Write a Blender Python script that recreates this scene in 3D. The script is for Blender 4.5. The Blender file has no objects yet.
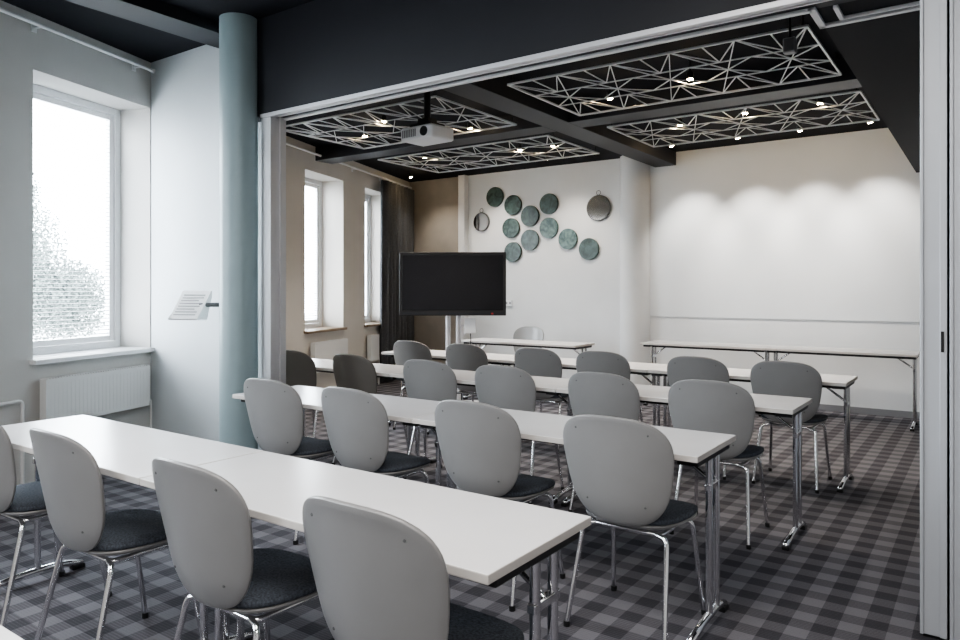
import bpy, bmesh, math, random
from mathutils import Vector, Matrix
random.seed(4)
C = bpy.context.scene.collection
PI = math.pi
F = 721.0; YAW = math.radians(35.3); CH = 1.36; HY = 290.0
s_, c_ = math.sin(YAW), math.cos(YAW)
def wallX(px, Y):
    k = (px-480)/F
    return Y*(c_*k - s_)/(c_ + s_*k)
def depth(X, Y): return -s_*X + c_*Y
def hgt(py, X, Y): return CH + (HY-py)*depth(X, Y)/F

# ---------------------------------------------------------------- materials
def mat(name, col, rough=0.5, metal=0.0, noise=0.0, nscale=30, bump=0.0, bscale=200, spec=0.5, coat=0.0):
    m = bpy.data.materials.new(name); m.use_nodes = True
    nt = m.node_tree; b = nt.nodes['Principled BSDF']
    b.inputs['Base Color'].default_value = (*col, 1); b.inputs['Roughness'].default_value = rough
    b.inputs['Metallic'].default_value = metal
    b.inputs['Specular IOR Level'].default_value = spec
    b.inputs['Coat Weight'].default_value = coat
    tc = nt.nodes.new('ShaderNodeTexCoord')
    if noise > 0:
        n = nt.nodes.new('ShaderNodeTexNoise'); n.inputs['Scale'].default_value = nscale; n.inputs['Detail'].default_value = 5
        nt.links.new(tc.outputs['Object'], n.inputs['Vector'])
        r = nt.nodes.new('ShaderNodeValToRGB')
        r.color_ramp.elements[0].position = .3; r.color_ramp.elements[1].position = .7
        r.color_ramp.elements[0].color = (*[c*(1-noise) for c in col], 1)
        r.color_ramp.elements[1].color = (*[min(1, c*(1+noise)) for c in col], 1)
        nt.links.new(n.outputs['Fac'], r.inputs['Fac']); nt.links.new(r.outputs['Color'], b.inputs['Base Color'])
    if bump > 0:
        n = nt.nodes.new('ShaderNodeTexNoise'); n.inputs['Scale'].default_value = bscale; n.inputs['Detail'].default_value = 3
        nt.links.new(tc.outputs['Object'], n.inputs['Vector'])
        bp = nt.nodes.new('ShaderNodeBump'); bp.inputs['Strength'].default_value = bump; bp.inputs['Distance'].default_value = .01
        nt.links.new(n.outputs['Fac'], bp.inputs['Height']); nt.links.new(bp.outputs['Normal'], b.inputs['Normal'])
    return m
def emis(name, col, st):
    m = bpy.data.materials.new(name); m.use_nodes = True
    b = m.node_tree.nodes['Principled BSDF']
    b.inputs['Base Color'].default_value = (*col, 1)
    b.inputs['Emission Color'].default_value = (*col, 1); b.inputs['Emission Strength'].default_value = st
    return m
M = {}
M['wall'] = mat('painted_wall', (.56, .55, .53), .75, noise=.03, nscale=3, bump=.08)
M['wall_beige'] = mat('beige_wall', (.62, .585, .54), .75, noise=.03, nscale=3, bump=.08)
M['wall_white'] = mat('white_wall', (.76, .77, .775), .7, noise=.03, nscale=2.5, bump=.08)
M['wall_cool'] = mat('cool_wall', (.61, .65, .67), .7, noise=.03, nscale=3, bump=.08)  # cool tint of the window daylight put into the wall colour
M['taupe'] = mat('taupe_wall', (.42, .39, .35), .8, noise=.08, nscale=4)
M['board'] = mat('white_board', (.77, .79, .805), .5, noise=.02, nscale=2)
M['black'] = mat('charcoal_ceiling', (.010, .011, .015), .85, noise=.1, nscale=5, spec=.2)
M['header'] = mat('charcoal_header', (.017, .018, .023), .5, noise=.05, nscale=4, spec=.4)
M['bulkhead'] = mat('charcoal_bulkhead', (.009, .010, .013), .7, noise=.05, nscale=4, spec=.2)
M['column'] = mat('teal_column', (.30, .385, .405), .42, noise=.04, nscale=5)
M['alu'] = mat('brushed_aluminium', (.66, .66, .68), .42, .6, noise=.02, nscale=6)
M['alu_dark'] = mat('grey_aluminium', (.50, .52, .55), .45, .4, noise=.02, nscale=6)
M['panelgrey'] = mat('partition_grey', (.40, .42, .45), .5, .1, noise=.03, nscale=5)
M['chrome'] = mat('chrome', (.80, .80, .82), .13, 1.0)
M['shell'] = mat('grey_shell', (.235, .232, .230), .28, noise=.03, nscale=6, bump=.02, bscale=500)
M['shell_shaded'] = mat('shaded_grey_shell', (.11, .10, .088), .38, noise=.03, nscale=6, bump=.03, bscale=500)  # grey shell with the partition's shade put into its colour
M['fabric'] = mat('charcoal_fabric', (.066, .075, .092), .95, noise=.5, nscale=130, bump=.4, bscale=350)
M['top'] = mat('white_laminate', (.81, .80, .805), .24, noise=.015, nscale=8)
M['edge'] = mat('tabletop_edge', (.55, .52, .49), .45)
M['blackp'] = mat('black_plastic', (.012, .012, .013), .4, bump=.05)
M['greyp'] = mat('grey_plastic', (.25, .25, .26), .45)
M['darkgrey'] = mat('dark_grey_plastic', (.10, .10, .10), .5)
M['white'] = mat('white_paint', (.82, .83, .84), .4, noise=.01)
M['paper'] = mat('white_page', (.93, .93, .93), .5, noise=.01)
M['slat'] = mat('blind_slat', (.13, .135, .14), .5, noise=.02)
M['sill'] = mat('wood_sill', (.26, .19, .13), .45, noise=.2, nscale=8)
M['radiator'] = mat('radiator_enamel', (.72, .72, .71), .4)
M['curtain'] = mat('charcoal_curtain', (.11, .113, .12), .9, noise=.2, nscale=60, bump=.3, bscale=300)
M['screen'] = mat('screen_glass', (.008, .008, .011), .06, spec=.4)
M['mirror'] = mat('mirror_glass', (.26, .25, .24), .03, 1.0)
M['mirror_soft'] = mat('tinted_mirror_glass', (.22, .205, .185), .12, 1.0)
M['lattice'] = mat('silver_lattice', (.68, .69, .70), .35, .4)
M['lamp'] = emis('warm_lamp', (1, .74, .42), 220)
M['bark'] = mat('bark', (.22, .21, .20), .9, noise=.3)
M['leaf'] = mat('leaves', (.125, .155, .145), .7, noise=.15, nscale=1.5)
M['ground'] = mat('pale_paving', (.35, .35, .34), .9, noise=.1, nscale=2)
M['red'] = mat('red_plastic', (.5, .03, .03), .4)
def marble(name, a, b_):
    m = mat(name, a, .34)
    nt = m.node_tree; b = nt.nodes['Principled BSDF']
    tc = nt.nodes.new('ShaderNodeTexCoord'); n = nt.nodes.new('ShaderNodeTexNoise')
    n.inputs['Scale'].default_value = 9; n.inputs['Detail'].default_value = 8; n.inputs['Distortion'].default_value = 1.5
    r = nt.nodes.new('ShaderNodeValToRGB'); r.color_ramp.elements[0].position = .38; r.color_ramp.elements[1].position = .66
    r.color_ramp.elements[0].color = (*a, 1); r.color_ramp.elements[1].color = (*b_, 1)
    nt.links.new(tc.outputs['Object'], n.inputs['Vector']); nt.links.new(n.outputs['Fac'], r.inputs['Fac'])
    nt.links.new(r.outputs['Color'], b.inputs['Base Color']); return m
M['marble'] = marble('green_marble', (.010, .026, .020), (.058, .102, .085))
M['marble2'] = marble('pale_green_marble', (.030, .065, .058), (.14, .22, .20))
def carpet():
    m = mat('checked_carpet', (.1, .1, .1), .9)
    nt = m.node_tree; b = nt.nodes['Principled BSDF']; b.inputs['Specular IOR Level'].default_value = .25
    N = nt.nodes.new; L = nt.links.new
    tc = N('ShaderNodeTexCoord'); sp = N('ShaderNodeSeparateXYZ'); L(tc.outputs['Object'], sp.inputs[0])
    def math_(op, a, v=None, b2=None):
        n = N('ShaderNodeMath'); n.operation = op
        L(a, n.inputs[0])
        if b2 is not None: L(b2, n.inputs[1])
        elif v is not None: n.inputs[1].default_value = v
        return n.outputs[0]
    def stripe(o):
        return math_('GREATER_THAN', math_('FRACT', math_('MULTIPLY', o, 1/.168)), .5)
    a = math_('MULTIPLY', math_('ADD', stripe(sp.outputs[0]), b2=stripe(sp.outputs[1])), .5)
    d = math_('FRACT', math_('MULTIPLY', sp.outputs[1], 1/.0140))
    d = math_('MULTIPLY', math_('GREATER_THAN', d, .6), -.20)
    nz = N('ShaderNodeTexNoise'); nz.inputs['Scale'].default_value = 160; L(tc.outputs['Object'], nz.inputs['Vector'])
    n2 = math_('MULTIPLY', math_('SUBTRACT', nz.outputs['Fac'], .5), .45)
    v = math_('ADD', math_('ADD', a, b2=d), b2=n2)
    v = math_('ADD', v, .07)
    r = N('ShaderNodeValToRGB'); r.color_ramp.elements[0].position = 0; r.color_ramp.elements[1].position = 1
    r.color_ramp.elements[0].color = (.190, .184, .200, 1); r.color_ramp.elements[1].color = (.050, .048, .056, 1)
    e = r.color_ramp.elements.new(.5); e.color = (.108, .104, .115, 1)
    L(v, r.inputs['Fac']); L(r.outputs['Color'], b.inputs['Base Color'])
    bp = N('ShaderNodeBump'); bp.inputs['Strength'].default_value = .4; bp.inputs['Distance'].default_value = .005
    L(nz.outputs['Fac'], bp.inputs['Height']); L(bp.outputs['Normal'], b.inputs['Normal'])
    return m
M['carpet'] = carpet()
def glass():
    m = bpy.data.materials.new('window_glass'); m.use_nodes = True; nt = m.node_tree
    nt.nodes.clear(); o = nt.nodes.new('ShaderNodeOutputMaterial'); mx = nt.nodes.new('ShaderNodeMixShader')
    t = nt.nodes.new('ShaderNodeBsdfTransparent'); g = nt.nodes.new('ShaderNodeBsdfGlossy'); g.inputs['Roughness'].default_value = .02
    mx.inputs[0].default_value = .06
    nt.links.new(t.outputs[0], mx.inputs[1]); nt.links.new(g.outputs[0], mx.inputs[2]); nt.links.new(mx.outputs[0], o.inputs[0])
    return m
M['glass'] = glass()

# ---------------------------------------------------------------- helpers
def box(bm, lo, hi, mtx=None):
    r = bmesh.ops.create_cube(bm, size=1)
    lo, hi = Vector(lo), Vector(hi)
    for v in r['verts']:
        v.co = Vector(((lo[i]+hi[i])/2 + v.co[i]*(hi[i]-lo[i]) for i in range(3)))
        if mtx: v.co = mtx @ v.co
    return r['verts']
def prism(bm, poly, z0, z1):
    a = [bm.verts.new((x, y, z0)) for x, y in poly]; b = [bm.verts.new((x, y, z1)) for x, y in poly]; n = len(poly)
    for k in range(n): bm.faces.new((a[k], a[(k+1) % n], b[(k+1) % n], b[k]))
    bm.faces.new(a[::-1]); bm.faces.new(b)
def sweep(bm, pts, r, n=10, caps=True):
    pts = [Vector(p) for p in pts]; rings = []
    up = None
    for i, p in enumerate(pts):
        t = (pts[min(i+1, len(pts)-1)] - pts[max(i-1, 0)]).normalized()
        if up is None:
            up = Vector((0, 0, 1)) if abs(t.z) < .9 else Vector((1, 0, 0))
        a = (up - t*up.dot(t)).normalized(); b = t.cross(a); up = a
        rr = r[i] if isinstance(r, (list, tuple)) else r
        rings.append([bm.verts.new(p + a*math.cos(2*PI*k/n)*rr + b*math.sin(2*PI*k/n)*rr) for k in range(n)])
    for i in range(len(rings)-1):
        for k in range(n):
            bm.faces.new((rings[i][k], rings[i][(k+1) % n], rings[i+1][(k+1) % n], rings[i+1][k]))
    if caps:
        bm.faces.new(rings[0][::-1]); bm.faces.new(rings[-1])
def bend(pts, rad=.03, n=5):
    pts = [Vector(p) for p in pts]; out = [pts[0]]
    for i in range(1, len(pts)-1):
        p = pts[i]; a = (pts[i-1]-p); b = (pts[i+1]-p)
        ra = min(rad, a.length*.45); rb = min(rad, b.length*.45)
        A = p+a.normalized()*ra; B = p+b.normalized()*rb
        for k in range(n+1):
            t = k/n; out.append(A*(1-t)**2 + p*2*t*(1-t) + B*t*t)
    out.append(pts[-1]); return out
def obj(name, bm, m, parent=None, smooth=False, bevel=0, loc=None, rotz=None):
    bmesh.ops.recalc_face_normals(bm, faces=bm.faces)
    me = bpy.data.meshes.new(name); bm.to_mesh(me); bm.free()
    o = bpy.data.objects.new(name, me); C.objects.link(o)
    ms = m if isinstance(m, (list, tuple)) else [m]
    for x in ms: me.materials.append(x)
    if smooth:
        for p in me.polygons: p.use_smooth = True
    if bevel:
        b = o.modifiers.new('bevel', 'BEVEL'); b.width = bevel; b.segments = 2; b.limit_method = 'ANGLE'; b.angle_limit = .9
    if parent: o.parent = parent
    if loc is not None: o.location = loc
    if rotz is not None: o.rotation_euler.z = rotz
    return o
def boxobj(name, lo, hi, m, parent=None, bevel=0):
    bm = bmesh.new(); box(bm, lo, hi); return obj(name, bm, m, parent, bevel=bevel)
def tubeobj(name, pts, r, m, parent=None, n=10):
    bm = bmesh.new(); sweep(bm, pts, r, n)
    o = obj(name, bm, m, parent, smooth=True)
    es = o.modifiers.new('split', 'EDGE_SPLIT'); es.split_angle = 1.0
    return o
def tag(o, label, cat, group=None):
    o['label'] = label; o['category'] = cat
    if group: o['group'] = group
    return o
def thing(name, label, cat, loc=(0, 0, 0), rotz=0, group=None):
    o = bpy.data.objects.new(name, None); C.objects.link(o); o.empty_display_size = .1
    o.location = loc; o.rotation_euler = (0, 0, rotz); tag(o, label, cat, group); return o
def struct(o, label=None):
    o['kind'] = 'structure'
    if label: o['label'] = label
    return o
def dup(o, parent=None):
    c = o.copy(); C.objects.link(c)
    if parent: c.parent = parent
    for ch in ALLK(o): dup(ch, c)
    return c
def ALLK(o): return [x for x in list(C.objects) if x.parent == o]

# ---------------------------------------------------------------- setting
YP = 3.3           # plane of the folding partition
YB = 8.9           # back wall
P0 = Vector((-5.85, 3.4, 0)); dv = Vector((-7.7+5.85, YB-3.4, 0)); LEN = dv.length
FA = math.atan2(dv.y, dv.x)
def fpt(u, y=0, z=0): return P0 + Matrix.Rotation(FA, 3, 'Z') @ Vector((u, y, z))
def facX(Y, off=.30):
    return P0.x + (Y-P0.y)*dv.x/dv.y - off
bm = bmesh.new(); prism(bm, [(facX(-3.2), -3.2), (3.2, -3.2), (3.2, YB+.2), (facX(YB+.2), YB+.2)], -.1, 0)
struct(obj('floor', bm, M['carpet']), 'checked grey carpet')
bm = bmesh.new(); prism(bm, [(facX(-3.2), -3.2), (3.2, -3.2), (3.2, YP+.15), (facX(YP+.15), YP+.15)], 3.3, 3.4)
struct(obj('ceiling', bm, M['black']), 'black ceiling of the front part')
bm = bmesh.new(); prism(bm, [(facX(YP+.15), YP+.15), (3.2, YP+.15), (3.2, YB+.2), (facX(YB+.2), YB+.2)], 3.11, 3.4)
struct(obj('ceiling_rear', bm, M['black']), 'black ceiling of the rear part')
wins = [(-5.6, -4.4, .87, 2.91), (-3.2, -2.0, .87, 2.91), (-1.142, -.01, .87, 2.91), (.75, 1.75, .87, 2.80), (2.53, 3.50, .87, 2.80), (4.15, 5.0, .87, 2.80)]
TH = .42
def facade(name, u, uend, ws, m, label):
    bm = bmesh.new()
    for (a, b, z0, z1) in ws:
        box(bm, (u, 0, 0), (a, TH, 3.4)); box(bm, (a, 0, 0), (b, TH, z0)); box(bm, (a, 0, z1), (b, TH, 3.4)); u = b
    box(bm, (u, 0, 0), (uend, TH, 3.4))
    return struct(obj(name, bm, m, loc=P0, rotz=FA), label)
facade('wall_left', -7.4, .08, wins[:3], M['wall'], 'grey window wall')
facade('wall_left_rear', .08, LEN+.1, wins[3:], M['wall_beige'], 'beige window wall of the rear part')
def window(i, a, b, z0, z1):
    w = bpy.data.objects.new('window_%d' % i, None); C.objects.link(w); struct(w, 'white framed window in the left wall')
    w.location = P0; w.rotation_euler.z = FA
    bm = bmesh.new(); y0, y1 = .31, .39; t = .055
    box(bm, (a, y0, z0), (a+t, y1, z1)); box(bm, (b-t, y0, z0), (b, y1, z1))
    box(bm, (a+t, y0, z0), (b-t, y1, z0+t)); box(bm, (a+t, y0, z1-t), (b-t, y1, z1))
    obj('window_frame', bm, M['white'], w, bevel=.004)
    bm = bmesh.new(); q = .045; y0, y1 = .325, .375; A, B, Z0, Z1 = a+t+.004, b-t-.004, z0+t+.004, z1-t-.004
    box(bm, (A, y0, Z0), (A+q, y1, Z1)); box(bm, (B-q, y0, Z0), (B, y1, Z1))
    box(bm, (A+q, y0, Z0), (B-q, y1, Z0+q)); box(bm, (A+q, y0, Z1-q), (B-q, y1, Z1))
    obj('sash', bm, M['white'], w, bevel=.004)
    boxobj('pane', (A+q, .347, Z0+q), (B-q, .353, Z1-q), M['glass'], w)
    bm = bmesh.new(); box(bm, (a-.03, -.06, z0-.03), (b, .0, z0)); box(bm, (a, 0, z0-.03), (b, .31, z0+.002))
    obj('window_sill', bm, M['white'] if i < 4 else M['sill'], w)
    bm = bmesh.new(); z = Z0+q+.02
    while z < Z1-q-.02:
        m_ = Matrix.Translation((0, .332, z)) @ Matrix.Rotation(math.radians(14), 4, 'X')
        box(bm, (A+q+.004, -.009, -.0016), (B-q-.004, .009, .0016), m_); z += .032
    obj('blind', bm, M['slat'], w)
    bm = bmesh.new(); box(bm, (a+t+.01, .29, (z0+z1)/2-.06), (a+t+.03, .325, (z0+z1)/2+.06)); obj('window_handle', bm, M['alu'], w, bevel=.004)
    l = bpy.data.lights.new('portal', 'AREA'); l.shape = 'RECTANGLE'; l.size = b-a; l.size_y = z1-z0; l.cycles.is_portal = True
    lo = bpy.data.objects.new('portal', l); C.objects.link(lo)
    R = Matrix.Translation(P0) @ Matrix.Rotation(FA, 4, 'Z') @ Matrix.Translation(((a+b)/2, .41, (z0+z1)/2)) @ Matrix.Rotation(-PI/2, 4, 'X')
    lo.matrix_world = R
for i, wv in enumerate(wins): window(i+1, *wv)

struct(boxobj('wall_partition', (-5.9, 3.4, 0), (-4.25, 3.52, 3.3), M['wall_cool']), 'pale wall beside the column')
XT = wallX(462, YB)
struct(boxobj('wall_back_left', (-7.75, YB, 0), (XT, YB+.2, 3.15), M['taupe']), 'taupe end of the back wall')
struct(boxobj('wall_back', (XT, YB, 0), (3.2, YB+.2, 3.15), M['wall_white']), 'white back wall')
struct(boxobj('trim_1', (XT, YB-.10, 0), (XT+.12, YB, 3.11), M['white'], bevel=.004), 'white pilaster at the edge of the taupe wall')
XC = -3.8
bm = bmesh.new(); prism(bm, [(XC+.2*math.cos(PI+PI*k/40), YB+.2*math.sin(PI+PI*k/40)) for k in range(41)], 0, 3.11)
struct(obj('trim_2', bm, M['wall_white'], smooth=False), 'white half-round column on the back wall')
struct(boxobj('trim_3', (XC+.2, YB-.012, 1.02), (1.4, YB, 3.11), M['board'], bevel=.002), 'white projection wall board')
struct(boxobj('baseboard_back', (XC+.2, YB-.015, 0), (1.5, YB, .07), M['greyp']), 'grey skirting')
struct(boxobj('baseboard_back_left', (XT+.12, YB-.015, 0), (XC-.2, YB, .07), M['greyp']), 'grey skirting')
struct(boxobj('wall_right', (1.5, YP+.15, 0), (1.7, YB, 3.15), M['wall']), 'right wall of the rear part')
struct(boxobj('wall_right_near', (3.0, -3.2, 0), (3.2, YP, 3.35), M['wall']), 'right wall of the front part')
struct(boxobj('wall_front', (facX(-3.2), -3.2, 0), (3.0, -3.0, 3.35), M['wall']), 'wall behind the camera')
struct(boxobj('wall_partition_right', (.6, YP, 0), (3.2, YP+.15, 2.6), M['wall']), 'wall right of the parked partition')
struct(boxobj('trim_4', (-4.5, YP, 2.6), (3.2, YP+.15, 3.3), M['header']), 'charcoal header above the folding partition')
bm = bmesh.new()
box(bm, (-4.25, YP-.012, 2.585), (-.1, YP+.02, 2.612)); box(bm, (-4.25, YP+.045, 2.588), (-.1, YP+.06, 2.6)); box(bm, (-4.25, YP+.12, 2.585), (-.64, YP+.152, 2.6))
struct(obj('trim_5', bm, M['alu'], bevel=.002), 'aluminium track of the folding partition')
struct(boxobj('trim_6', (-.64, YP+.15, 2.6), (1.5, YB, 3.11), M['bulkhead']), 'charcoal bulkhead along the right side')
bm = bmesh.new()
box(bm, (-.655, YP+.12, 2.585), (-.625, YP+.38, 2.6)); box(bm, (-.56, YP+.15, 2.585), (-.54, YP+.33, 2.6))
box(bm, (-.655, YP+.36, 2.585), (.5, YP+.39, 2.6)); box(bm, (-.56, YP+.31, 2.585), (.5, YP+.325, 2.6))
struct(obj('trim_7', bm, M['alu'], bevel=.002), 'aluminium branch of the track')
bm = bmesh.new()
box(bm, (-4.25, YP, 0), (-4.17, YP+.14, 2.6)); box(bm, (-4.17, YP, 0), (-4.15, YP+.05, 2.6)); box(bm, (-4.17, YP+.09, 0), (-4.15, YP+.14, 2.6))
struct(obj('trim_8', bm, M['alu'], bevel=.003), 'grooved aluminium jamb')
bm = bmesh.new(); box(bm, (-3.53, YP+.15, 2.94), (-3.25, YB, 3.11)); box(bm, (-6.75, 6.03, 2.94), (-3.53, 6.31, 3.11)); box(bm, (-3.25, 6.03, 2.94), (-.64, 6.31, 3.11))
struct(obj('trim_9', bm, M['header'], bevel=.004), 'charcoal ceiling beams')
struct(boxobj('trim_10', (-4.85, 1.2, 3.22), (-4.56, 3.4, 3.3), M['header']), 'dark duct under the front ceiling beside the column')
bm = bmesh.new(); sweep(bm, [(-4.4, 3.22, 0), (-4.4, 3.22, 3.3)], .132, 48)
o = struct(obj('trim_11', bm, M['column'], smooth=True), 'round blue green column'); es = o.modifiers.new('s', 'EDGE_SPLIT'); es.split_angle = 1
struct(boxobj('ground', (-40, -20, -.5), (-9.5, 40, -.3), M['ground']), 'pale ground outside')

# ---------------------------------------------------------------- facade furniture
def radiator(u0, u1, z0, z1, label):
    t = thing('radiator', label, 'radiator', fpt((u0+u1)/2, -.07, 0), FA, 'white panel radiators under the windows')
    L = (u1-u0)/2
    bm = bmesh.new(); box(bm, (-L, -.025, z0), (L, .035, z1))
    k = -L+.03
    while k < L-.03:
        box(bm, (k, -.0262, z0+.03), (k+.026, -.0245, z1-.03)); k += .036
    obj('panel', bm, M['radiator'], t)
    bm = bmesh.new(); k = -L+.01
    while k < L-.02:
        box(bm, (k, -.027, z1), (k+.012, .035, z1+.008)); k += .024
    obj('top_grille', bm, M['radiator'], t)
    tubeobj('pipe', bend([(L, 0, z0+.04), (L+.04, 0, z0+.04), (L+.04, 0, 0)], .02), .009, M['radiator'], t)
    for x in (-L+.1, L-.13): boxobj('bracket', (x, .035, z0+.1), (x+.03, .066, z0+.2), M['radiator'], t)
radiator(-1.12, -.12, .40, .73, 'white panel radiator under the large near left window')
radiator(2.6, 3.45, .36, .72, 'white panel radiator under the first rear window beyond the jamb')
radiator(4.15, 4.42, .36, .72, 'small white radiator under the rear window beside the curtain')
def rail(u0, u1, z, label):
    t = thing('curtain_rail', label, 'curtain rail', fpt(u0, -.09, z), FA)
    tubeobj('rod', [(0, 0, 0), (u1-u0, 0, 0)], .014, M['white'], t)
    n = max(2, int((u1-u0)/.9)+1)
    for k in range(n):
        bm = bmesh.new(); x = .1+(u1-u0-.2)*k/(n-1); sweep(bm, [(x, 0, 0), (x, .088, .0)], .008, 8); box(bm, (x-.02, .08, -.03), (x+.02, .089, .03))
        obj('bracket', bm, M['white'], t)
    for x in (-.03, u1-u0):
        bm = bmesh.new(); sweep(bm, [(x, 0, 0), (x+.03, 0, 0)], .019, 12); obj('finial', bm, M['white'], t, smooth=True)
rail(-5.0, -.1, 3.2, 'white curtain rod high on the wall above the near left window')
rail(1.9, 5.6, 2.99, 'pale curtain rod above the rear left windows, carrying the dark curtain')
tag(tubeobj('heating_pipe', bend([fpt(-3.0, -.03, .60), fpt(-1.25, -.03, .60), fpt(-1.25, -.03, 0)], .04), .012, M['radiator']), 'white heating pipe running along the left wall beside the radiator', 'pipe')
ct = thing('curtain', 'dark charcoal floor-length curtain hanging in the far left corner', 'curtain', fpt(4.50, -.09, 0), FA)
bm = bmesh.new(); cols = []; n = 140; Lc = 1.14
for k in range(n+1):
    t = k/n; x = t*Lc; ph = t*2*PI*8
    row = []
    for j, z in enumerate((.02, .6, 1.3, 2.0, 2.6, 2.955)):
        amp = .055*(1-.2*z/3); row.append(bm.verts.new((x+.014*math.sin(ph*1.0+z), amp*math.sin(ph)+.010*math.sin(ph*.37+z*1.3)-.02, z)))
    cols.append(row)
for k in range(n):
    for j in range(5): bm.faces.new((cols[k][j], cols[k+1][j], cols[k+1][j+1], cols[k][j+1]))
o = obj('cloth', bm, M['curtain'], ct, smooth=True); sm = o.modifiers.new('s', 'SOLIDIFY'); sm.thickness = .004

# ---------------------------------------------------------------- tables
TH_ = .74
def make_table(L, D=.5):
    t = thing('folding_table', '', 'table')       # origin: right end, centre depth, floor
    o = boxobj('tabletop', (-L+.002, -D/2, TH_-.024), (-.002, D/2, TH_), [M['top'], M['edge']], t, bevel=.003)
    for p in o.data.polygons:
        if abs(p.normal.z) < .5: p.material_index = 1
    for y in (-.12, .12): boxobj('rail', (-L+.10, y-.012, TH_-.055), (-.10, y+.012, TH_-.024), M['blackp'], t)
    for x, sx in ((-.045, -1), (-L+.045, 1)):
        bm = bmesh.new(); box(bm, (x-.03 if sx > 0 else x-.055, -D/2+.05, TH_-.05), (x+.055 if sx > 0 else x+.03, D/2-.05, TH_-.024)); obj('hinge_plate', bm, M['blackp'], t, bevel=.003)
        for y in (.02, .11):
            tubeobj('leg', [(x, y, .05), (x, y, TH_-.04)], .0145, M['chrome'], t, 14)
        bm = bmesh.new(); sweep(bm, bend([(x, -D/2+.03, .022), (x, -.04, .045), (x, .12, .045), (x, D/2-.03, .022)], .06), .016, 12)
        f = obj('foot', bm, M['chrome'], t, smooth=True)
        for y in (-D/2+.05, D/2-.05):
            boxobj('foot_glide', (x-.018, y-.03, 0), (x+.018, y+.03, .022), M['blackp'], f, bevel=.004)
        tubeobj('brace', [(x, .065, TH_-.17), (x+sx*.17, .065, TH_-.045)], .008, M['chrome'], t)
        bm = bmesh.new(); box(bm, (x-.012, .0, TH_-.19), (x+.012, .13, TH_-.165)); obj('cross_bar', bm, M['chrome'], t, bevel=.003)
    return t
TG = 'white folding tables in rows'
T14 = make_table(1.4); used = False
def place_table(x, y, label):
    global used
    t = T14 if not used else dup(T14)
    used = True
    t.location = (x, y, 0); t['label'] = label; t['group'] = TG; return t
rows = {1: (-.89, 1.29), 2: (-.885, 2.65), 3: (-.83, 3.97), 4: (-.78, 5.32)}
ORD = {1: 'nearest', 2: 'second', 3: 'third', 4: 'fourth'}
place_table(-.885, .328, 'white folding table whose corner just shows at the bottom left of the photo')
for r, nt_ in ((1, 2), (2, 2), (3, 3), (4, 3)):
    x0, yn = rows[r]
    for k in range(nt_):
        pos = (('right-hand', 'left-hand') if nt_ == 2 else ('right-hand', 'middle', 'left-hand'))[k]
        place_table(x0-1.4*k, yn+.25, 'white folding table, %s one of the %s full table row' % (pos, ORD[r]))
place_table(-.57, 8.28, 'white folding table along the white back wall, right-hand one of the pair')
place_table(-1.97, 8.28, 'white folding table along the white back wall, left-hand one by the half-round column')
tt = make_table(1.6); tt.location = (-3.78, 7.42, 0); tt['group'] = TG
tt['label'] = 'white presenter table beside the television, with one chair behind it'

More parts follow.
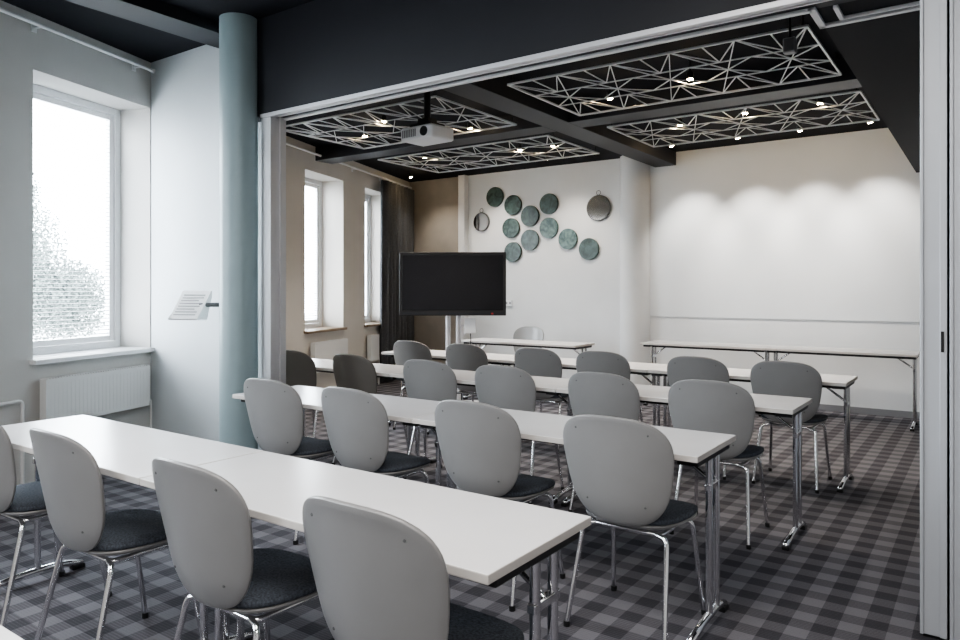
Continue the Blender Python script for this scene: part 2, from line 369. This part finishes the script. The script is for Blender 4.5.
# ---------------------------------------------------------------- chairs
def sup(a, n):
    c, s = math.cos(a), math.sin(a)
    return math.copysign(abs(c)**(2/n), c), math.copysign(abs(s)**(2/n), s)
def make_chair(shell):
    t = thing('shell_chair', '', 'chair')
    bm = bmesh.new(); NR, NT = 10, 56; prev = None
    W, Hh, zc = .250, .217, .660
    def pos(a, b):
        q = (1-b)/2                       # 0 at the top, 1 at the bottom
        w = W*(1-.24*q**1.3)
        x = a*w; z = zc+b*Hh - .010*(a*a)*max(0, b)
        y = -.205-.034*(b+1) + .055*(a*a)
        if b < -.5: y += ((-b-.5)/.5)**2*.022
        if b > .7: y -= ((b-.7)/.3)**2*.006
        return (x, y, z)
    cv = bm.verts.new(pos(0, 0))
    for i in range(1, NR+1):
        r = i/NR; ring = []
        for k in range(NT):
            a, b = sup(2*PI*k/NT, 3.3 if k < NT/2 else 3.0); ring.append(bm.verts.new(pos(a*r, b*r)))
        if prev is None:
            for k in range(NT): bm.faces.new((cv, ring[k], ring[(k+1) % NT]))
        else:
            for k in range(NT): bm.faces.new((prev[k], prev[(k+1) % NT], ring[(k+1) % NT], ring[k]))
        prev = ring
    o = obj('backrest', bm, shell, t, smooth=True)
    s = o.modifiers.new('s', 'SOLIDIFY'); s.thickness = .013; s.offset = 0
    b = o.modifiers.new('b', 'BEVEL'); b.width = .004; b.segments = 2; b.limit_method = 'ANGLE'; b.angle_limit = 1.0
    back = o
    for sx in (-1, 1):
        for zz in (.53, .815):
            bb = (zz-zc)/Hh; aa = sx*(.60 if zz < .6 else .62); p = pos(aa, bb)
            bm = bmesh.new(); sweep(bm, [(p[0], p[1]-.0085, zz), (p[0], p[1]-.004, zz)], .0042, 12); obj('rivet', bm, M['darkgrey'], back)
    def pad(name, W, D, zs, m, y0=0):
        bm = bmesh.new(); rings = []
        for sc, z in zs:
            ring = []
            for k in range(48):
                a, b = sup(2*PI*k/48, 3.2); wy = 1-.10*max(0, -b)
                zz = z - .02*max(0, b)**3*(sc)
                ring.append(bm.verts.new((a*W*wy*sc, y0+b*D*sc, zz)))
            rings.append(ring)
        for i in range(len(rings)-1):
            for k in range(48): bm.faces.new((rings[i][k], rings[i][(k+1) % 48], rings[i+1][(k+1) % 48], rings[i+1][k]))
        bm.faces.new(rings[0][::-1]); bm.faces.new(rings[-1])
        return obj(name, bm, m, t, smooth=True)
    pad('seat', .216, .203, [(.95, .4505), (.99, .454), (1.0, .462), (.99, .470), (.95, .475), (.8, .478), (.5, .477), (.1, .476)], M['fabric'], .022)
    pad('seat_shell', .216, .203, [(.6, .418), (.9, .430), (.985, .442), (.985, .4495)], shell, .022)
    bm = bmesh.new()
    sweep(bm, bend([(-.15, .13, .408), (.15, .13, .408), (.15, -.12, .408), (-.15, -.12, .408), (-.15, .13, .408)], .03), .010, 10)
    obj('seat_frame', bm, M['chrome'], t, smooth=True)
    for sx in (-1, 1):
        for (ya, yb) in ((.13, .205), (-.12, -.225)):
            l = tubeobj('leg', bend([(sx*.13, ya, .408), (sx*.178, ya+(.012 if ya > 0 else -.012), .400), (sx*.207, yb, .012)], .03), .0105, M['chrome'], t, 12)
            bm = bmesh.new(); sweep(bm, [(sx*.2075, yb, 0), (sx*.2065, yb, .022)], .0135, 12); obj('foot_cap', bm, M['blackp'], l, smooth=False)
    return t
CHR = make_chair(M['shell']); CHD = make_chair(M['shell_shaded']); used_c = set()
CG = 'shell chairs'
def place_chair(x, y, rz, label, src=CHR):
    c = src if src.name not in used_c else dup(src)
    used_c.add(src.name)
    c.location = (x, y, 0); c.rotation_euler.z = rz; c['label'] = label; c['group'] = CG
cx = {1: [-1.185, -1.87, -2.66, -3.40], 2: [-1.19, -1.86, -2.61, -3.25], 3: [-1.25, -1.88, -2.58, -3.22, -3.95, -4.62], 4: [-1.15, -1.76, -2.54, -3.13, -3.89, -4.54]}
NTH = ['rightmost', 'second from the right', 'third from the right', 'fourth from the right', 'fifth from the right', 'leftmost']
for r in cx:
    for k, x in enumerate(cx[r]):
        nm = NTH[k] if k < len(cx[r])-1 else 'leftmost'
        dk = r == 3 and k >= 4  # far-left chairs carry the partition's shade in their colour
        place_chair(x, rows[r][1]+.158+random.uniform(-.015, .005), math.radians(random.uniform(-2.0, 2.0)), '%s shell chair, %s at the %s full table row' % ('shade-tinted grey' if dk else 'grey', nm, ORD[r]), CHD if dk else CHR)
place_chair(-4.97, 7.72+.2, PI, 'grey shell chair facing the room from behind the presenter table')

# ---------------------------------------------------------------- television
tv = thing('television', 'large black flat television on a silver stand near the back wall', 'television', (-5.02, 6.55, 0), math.radians(34))
zc = 1.43; hw, hh = .61, .362
bm = bmesh.new(); box(bm, (-hw, -.02, zc-hh), (hw, .04, zc+hh)); box(bm, (-hw*.6, .04, zc-hh*.6), (hw*.6, .08, zc+hh*.5)); obj('housing', bm, M['blackp'], tv, bevel=.006)
boxobj('screen', (-hw+.035, -.024, zc-hh+.06), (hw-.035, -.0195, zc+hh-.035), M['screen'], tv)
boxobj('speaker_strip', (-hw+.03, -.023, zc-hh+.015), (hw-.03, -.0195, zc-hh+.035), M['header'], tv)
boxobj('sticker', (hw-.17, -.028, zc-hh+.014), (hw-.145, -.0225, zc-hh+.032), M['red'], tv)
for x in (-.06, .06): tubeobj('pole', [(x, .10, .04), (x, .10, zc+.1)], .028, M['alu'], tv, 16)
boxobj('base_plate', (-.42, -.22, .02), (.42, .36, .045), M['alu'], tv, bevel=.006)
for x in (-.38, .38):
    for y in (-.18, .32):
        bm = bmesh.new(); sweep(bm, [(x, y, 0), (x, y, .02)], .02, 12); obj('foot', bm, M['blackp'], tv)
boxobj('mount_bracket', (-.12, .06, zc-.15), (.12, .13, zc+.12), M['blackp'], tv)
boxobj('control_box', (.13, .06, .86), (.26, .14, 1.04), M['white'], tv, bevel=.008)
tubeobj('box_arm', [(.06, .10, .95), (.135, .10, .95)], .012, M['alu'], tv)
tubeobj('cable', bend([(.20, .10, .865), (.21, .12, .55), (.10, .14, .30), (.09, .13, .045)], .12), .006, M['blackp'], tv)

# ---------------------------------------------------------------- wall discs and mirrors
discs = [(495, 197, 9.5, 'top left one'), (513, 205, 9.5, 'right of the top left one'), (530, 216, 10, 'centre of the upper cluster'), (549, 204, 10, 'top right of the dark ones'),
         (511, 228, 9.5, 'left middle one beside the small mirror'), (549, 228, 10, 'paler veined one below the top right disc'), (530, 240, 10, 'between two lower discs'), (513, 252, 9.5, 'lowest on the left'),
         (568, 239, 10, 'palest one, right of the veined disc'), (589, 249, 10.5, 'lowest on the right, below the big mirror')]
for i, (px, py, r, d) in enumerate(discs):
    X = wallX(px, YB-.02); Z = hgt(py, X, YB-.02); R = r*depth(X, YB)/F*1.04
    mm = (M['marble2'] if i in (5, 8) else M['marble']).copy()
    for nd in mm.node_tree.nodes:
        if nd.type == 'TEX_NOISE': nd.noise_dimensions = '4D'; nd.inputs['W'].default_value = i*3.7
    bm = bmesh.new(); sweep(bm, [(0, -.018, 0), (0, .018, 0)], R, 40)
    o = obj('wall_disc', bm, mm, loc=(X, YB-.02, Z), bevel=.004)
    tag(o, 'round green marble wall disc, ' + d, 'wall decoration', 'round marble discs on the back wall')
for px, py, r, d, gm in ((481.5, 222, 9.5, 'small round mirror with dark rim and hanging ring, left of the marble discs', 'mirror'), (598.5, 208, 13, 'largest round mirror with hanging ring, right of the marble discs', 'mirror_soft')):
    X = wallX(px, YB-.02); Z = hgt(py, X, YB-.02); R = r*depth(X, YB)/F
    t = thing('wall_mirror', d, 'mirror', (X, YB-.02, Z), 0, 'round mirrors on the back wall')
    bm = bmesh.new(); sweep(bm, [(0, -.012, 0), (0, .018, 0)], R, 40); obj('frame', bm, M['darkgrey'], t, bevel=.003)
    bm = bmesh.new(); sweep(bm, [(0, -.015, 0), (0, -.012, 0)], R*.93, 40); g = obj('mirror_glass', bm, M[gm], t)
    bm = bmesh.new(); sweep(bm, [(.03*math.cos(a), 0, R+.03+.03*math.sin(a)) for a in [2*PI*j/20 for j in range(21)]], .004, 6, caps=False)
    obj('hanging_ring', bm, M['darkgrey'], t, smooth=True)
X = wallX(509, YB); t = thing('wall_socket', 'small white socket on the back wall right of the television', 'socket', (X, YB, hgt(303, X, YB)))
boxobj('cover', (-.06, -.02, -.045), (.06, 0, .045), M['white'], t, bevel=.004)
for x in (-.03, .03):
    bm = bmesh.new(); sweep(bm, [(x, -.022, 0), (x, -.019, 0)], .018, 16); obj('outlet', bm, M['greyp'], t)

# ---------------------------------------------------------------- page holder by the column
sh = thing('document_holder', 'tilted white wedge page holder on a dark arm, mounted left of the column', 'document holder', (-4.68, 3.4, 1.25))
bm = bmesh.new(); sweep(bm, [(0, -.02, 0), (0, 0, 0)], .04, 20); obj('wall_plate', bm, M['darkgrey'], sh)
tubeobj('arm', bend([(0, 0, 0), (0, -.17, 0), (-.10, -.24, 0)], .05), .016, M['darkgrey'], sh)
hz = Matrix.Translation((-.165, -.27, 0)) @ Matrix.Rotation(math.radians(22), 4, 'Z')
bm = bmesh.new()
prof = [(-.105, -.100), (-.095, -.11), (.072, .105), (.085, .100), (.085, .06), (.02, -.11)]
vl = [[bm.verts.new(hz @ Vector((x, y, z))) for y, z in prof] for x in (-.12, .12)]
bm.faces.new(vl[0]); bm.faces.new(vl[1][::-1])
for k in range(len(prof)): bm.faces.new((vl[0][k], vl[0][(k+1) % len(prof)], vl[1][(k+1) % len(prof)], vl[1][k]))
pg = obj('wedge_board', bm, M['paper'], sh)
a0 = Vector((0, -.105, -.100)); a1 = Vector((0, .072, .105)); dd_ = a1-a0; nn = Vector((0, -dd_.z, dd_.y)).normalized()
bm = bmesh.new()
for k in range(8):
    p = a0 + dd_*(.14+.1*k); L2 = .09-(.03 if k % 3 == 2 else 0); e_ = dd_.normalized()*.0035
    q = [hz @ (p+Vector((x, 0, 0))+s*e_+nn*.0012) for x, s in ((-.09, -1), (L2, -1), (L2, 1), (-.09, 1))]
    q2 = [hz @ (p+Vector((x, 0, 0))+s*e_-nn*.001) for x, s in ((-.09, -1), (L2, -1), (L2, 1), (-.09, 1))]
    v1 = [bm.verts.new(v) for v in q]; v2 = [bm.verts.new(v) for v in q2]
    bm.faces.new(v1); bm.faces.new(v2[::-1])
    for j in range(4): bm.faces.new((v1[j], v1[(j+1) % 4], v2[(j+1) % 4], v2[j]))
obj('printed_lines', bm, M['greyp'], pg)

# ---------------------------------------------------------------- ceiling lattices + spots
def bar(bm, a, b, w=.011):
    a, b = Vector(a), Vector(b); d = b-a; L = d.length
    m_ = Matrix.Translation(a) @ d.to_track_quat('X', 'Z').to_matrix().to_4x4()
    box(bm, (0, -w, -w), (L, w, w), m_)
def lattice(x0, x1, y0, y1, label):
    z = 2.95; t = thing('ceiling_lattice', label, 'ceiling lattice', ((x0+x1)/2, (y0+y1)/2, z), 0, 'silver lattice panels under the ceiling')
    A, B = (x1-x0)/2, (y1-y0)/2
    bm = bmesh.new()
    for s in (-1, 1): bar(bm, (-A, s*B, 0), (A, s*B, 0), .007); bar(bm, (s*A, -B, 0), (s*A, B, 0), .007)
    obj('frame', bm, M['lattice'], t)
    bm = bmesh.new(); nb = 5; L = 2*A/nb; q = B*.34; w1 = .0034
    for y in (-q, q): bar(bm, (-A, y, 0), (A, y, 0), .004)
    for k in range(nb):
        xa = -A+k*L; xb = xa+L; xm = (xa+xb)/2
        for s in (-1, 1):
            bar(bm, (xa, s*B, 0), (xm, s*q, 0), w1); bar(bm, (xm, s*q, 0), (xb, s*B, 0), w1)
            bar(bm, (xm, s*B, 0), (xm, s*q, 0), w1)
        bar(bm, (xa, -B, 0), (xb, B, 0), w1); bar(bm, (xa, B, 0), (xb, -B, 0), w1)
        bar(bm, (xa, -q, 0), (xb, q, 0), w1); bar(bm, (xa, q, 0), (xb, -q, 0), w1)
    obj('lattice_bars', bm, M['lattice'], t)
    for sx in (-1, 1):
        for sy in (-1, 1): tubeobj('hanger', [(sx*(A-.03), sy*(B-.03), 0), (sx*(A-.03), sy*(B-.03), .16)], .006, M['blackp'], t, 8)
    return t
lats = [(-5.75, -3.72, 4.62, 5.86, 'silver lattice ceiling panel above the projector, near left of four'), (-6.1, -3.72, 6.46, 7.65, 'silver lattice ceiling panel above the marble discs, far left of four'),
        (-3.05, -.9, 4.68, 5.88, 'silver lattice ceiling panel, near right and largest of four'), (-3.05, -.85, 6.46, 7.65, 'silver lattice ceiling panel before the white back wall, far right of four')]
for l in lats: lattice(*l)
def spot(x, y, label, tgt, e, ang=70, z=2.99, blend=.9, col=(1, .91, .80)):
    t = thing('spotlight', label, 'spotlight', (x, y, z), 0, 'small warm ceiling spotlights')
    d = (Vector(tgt)-Vector((x, y, z))).normalized(); q = Vector((0, 0, -1)).rotation_difference(d).to_matrix().to_4x4()
    bm = bmesh.new(); sweep(bm, [(0, 0, .05), (0, 0, .03), (0, 0, .028), (0, 0, -.02)], [.012, .018, .026, .026], 20); o = obj('housing', bm, M['blackp'], t)
    o.matrix_local = q
    bm = bmesh.new(); sweep(bm, [(0, 0, -.0205), (0, 0, -.030)], .022, 20); o = obj('lens', bm, M['lamp'], t); o.matrix_local = q
    tubeobj('stem', [(0, 0, .04), (0, 0, 3.11-z)], .008, M['blackp'], t, 8)
    l = bpy.data.lights.new('spot_lamp', 'SPOT'); l.energy = e; l.color = col; l.spot_size = math.radians(ang); l.spot_blend = blend; l.shadow_soft_size = .03
    lo = bpy.data.objects.new('spot_lamp', l); C.objects.link(lo); lo.location = Vector((x, y, z))+d*.04; lo.rotation_euler = d.to_track_quat('-Z', 'Y').to_euler()
def atz(px, py, z):
    h = z-CH; dd = F*h/(HY-py); lat = dd*(px-480)/F
    return (c_*lat-s_*dd, s_*lat+c_*dd)
for (px, py, nm) in ((365, 136, 'far left of the near left lattice'), (384, 121, 'left of the projector in the near left lattice'), (470, 128, 'right of the projector'),
                     (425, 157, 'left end of the far left lattice'), (520, 150, 'middle of the far left lattice'), (553, 146, 'right part of the far left lattice'),
                     (690, 79, 'middle of the near right lattice'), (610, 98, 'left part of the near right lattice'),
                     (745, 113, 'middle of the far right lattice'), (680, 125, 'left part of the far right lattice'), (820, 103, 'right part of the far right lattice')):
    x, y = atz(px, py, 2.97); spot(x, y, 'small glowing ceiling spotlight, ' + nm, (x, y+.01, 0), 90, 105)
for (px, nm) in ((695, 'leftmost'), (757, 'second from the left'), (815, 'third from the left'), (880, 'rightmost')):
    X = wallX(px, YB); spot(X, 8.08, 'ceiling spotlight aimed at the white back wall, %s of the four' % nm, (X, YB, 1.72), 130, 64, 3.05, .9, (1, .95, .89))
for (px, nm) in ((505, 'left'), (580, 'right')):
    X = wallX(px, YB); spot(X, 8.0, 'ceiling spotlight aimed at the marble discs, %s of the two' % nm, (X, YB, 1.6), 75, 80, 3.05, 1.0, (1, .92, .82))
X, Y = -7.0, 8.1; spot(X, Y, 'ceiling spotlight in the far left corner before the taupe wall', (X+.1, YB, 1.4), 40, 90, 3.05, 1.0)

# projector
pj = thing('projector', 'white projector hanging from the ceiling on a black mount', 'projector', (-3.74, 4.54, 2.62), math.radians(-4))
bm = bmesh.new(); box(bm, (-.175, -.135, -.055), (.175, .135, .055)); obj('body', bm, M['white'], pj, bevel=.018)
bm = bmesh.new(); sweep(bm, [(.09, -.142, 0), (.09, -.12, 0)], .038, 24); obj('lens', bm, M['blackp'], pj)
bm = bmesh.new()
for k in range(8): box(bm, (-.15+.020*k, -.138, -.03), (-.14+.020*k, -.134, .03))
obj('vent', bm, M['greyp'], pj)
bm = bmesh.new(); box(bm, (-.11, -.09, .055), (.11, .09, .085)); box(bm, (-.06, -.05, .085), (.06, .05, .13)); obj('mount_plate', bm, M['blackp'], pj)
tubeobj('mount_pole', [(0, 0, .07), (0, 0, .49)], .028, M['blackp'], pj, 14)
boxobj('ceiling_plate', (-.11, -.11, .40), (.11, .11, .49), M['blackp'], pj, bevel=.004)
x, y = atz(790, 46, 2.8)
sp_ = thing('ceiling_speaker', 'small grey box hanging in the near right ceiling lattice', 'speaker', (x, y, 2.8))
boxobj('housing', (-.035, -.03, -.045), (.035, .03, .045), M['greyp'], sp_, bevel=.008); tubeobj('stem', [(0, 0, .04), (0, 0, .31)], .008, M['blackp'], sp_, 8)
boxobj('grille', (-.026, -.033, -.036), (.026, -.029, .036), M['darkgrey'], sp_)

# parked partition panels at right
for k in range(4):
    x0 = -.226+.098*k
    t = thing('partition_panel', 'tall grey folding partition panel parked at the right edge, %s of the stack' % ('outermost', 'second', 'third', 'fourth')[k], 'partition', (x0, YP, 0), 0, 'parked partition panels')
    boxobj('panel', (.004, .03, .02), (.086, 1.0, 2.58), M['panelgrey'], t)
    bm = bmesh.new(); box(bm, (0, .008, .015), (.09, .03, 2.58)); box(bm, (0, -.0, .015), (.012, .009, 2.58)); box(bm, (.066, .0, .015), (.09, .009, 2.58))
    obj('edge_profile', bm, M['alu_dark'], t, bevel=.002)
    if k < 2:
        boxobj('latch', (.070, -.004, 1.12), (.080, .0005, 1.20), M['blackp'], t)
    boxobj('floor_seal', (.01, .02, 0), (.08, .98, .02), M['blackp'], t)

# tree outside
tr = thing('tree', 'leafy tree outside the near left window', 'tree', (-12.75, 4.6, -.3))
bm = bmesh.new(); sweep(bm, [(0, 0, 0), (.05, 0, 1.8), (-.03, .05, 3.6)], [.10, .07, .03], 10)
for a in range(9): sweep(bm, [(0, 0, 1.2+.25*a), (.6*math.cos(a*2.3), .6*math.sin(a*2.3), 1.7+.25*a)], [.03, .010], 6)
obj('trunk', bm, M['bark'], tr)
verts = []; faces = []
blobs = [(0, 0, 1.6, .9, .8), (.5, .6, 1.6, .7, .7), (-.5, -.6, 2.0, .8, .8), (-.1, -.2, 2.8, .75, .8), (-.3, -.8, 3.3, .65, .75), (.2, .4, 2.3, .7, .8), (-.2, -.4, 3.8, .6, .7), (-.7, -1.2, 2.6, .8, 1.0), (.1, .2, 3.2, .55, .6), (.6, 1.1, 1.5, .6, .6)]
for k in range(70000):
    bx_, by_, bz_, br, bh = blobs[k % len(blobs)]
    a, b = random.uniform(0, 2*PI), math.acos(random.uniform(-1, 1)); rr = random.uniform(0, 1)**.75*1.1
    p = Vector((bx_+br*rr*math.cos(a)*math.sin(b), by_+br*rr*math.sin(a)*math.sin(b), bz_+bh*rr*math.cos(b)))
    q1 = Vector((random.gauss(0, 1), random.gauss(0, 1), random.gauss(0, 1))).normalized()
    q2 = q1.orthogonal().normalized(); w = .026; i0 = len(verts)
    verts += [p-q1*w, p-q2*w*.7, p+q1*w, p+q2*w*.7]; faces.append((i0, i0+1, i0+2, i0+3))
me = bpy.data.meshes.new('foliage'); me.from_pydata(verts, [], faces); me.materials.append(M['leaf'])
fo = bpy.data.objects.new('foliage', me); C.objects.link(fo); fo.parent = tr

# ---------------------------------------------------------------- light
w = bpy.data.worlds.new('world'); bpy.context.scene.world = w; w.use_nodes = True
bg = w.node_tree.nodes['Background']; bg.inputs[0].default_value = (.84, .92, 1, 1); bg.inputs[1].default_value = 30.0
def area(x, y, z, sx, sy, e, col=(1, .97, .94)):
    l = bpy.data.lights.new('fill_light', 'AREA'); l.shape = 'RECTANGLE'; l.size = sx; l.size_y = sy; l.energy = e; l.color = col
    o = bpy.data.objects.new('fill_light', l); C.objects.link(o); o.location = (x, y, z)
area(-1.2, .6, 3.27, 1.2, 1.2, 80); area(.9, -.9, 3.27, 1.2, 1.2, 95); area(-2.6, -1.4, 3.27, 1.2, 1.2, 45)  # unseen area lamps added as fill for the front part
try: bpy.context.scene.view_settings.look = 'AgX - Medium High Contrast'
except Exception: pass

cam = bpy.data.cameras.new('camera'); co = bpy.data.objects.new('camera', cam); C.objects.link(co)
co.location = (0, 0, CH); co.rotation_euler = (PI/2, 0, YAW); cam.sensor_width = 36; cam.lens = F/960*36; cam.shift_y = -30/960; cam.clip_start = .05
bpy.context.scene.camera = co
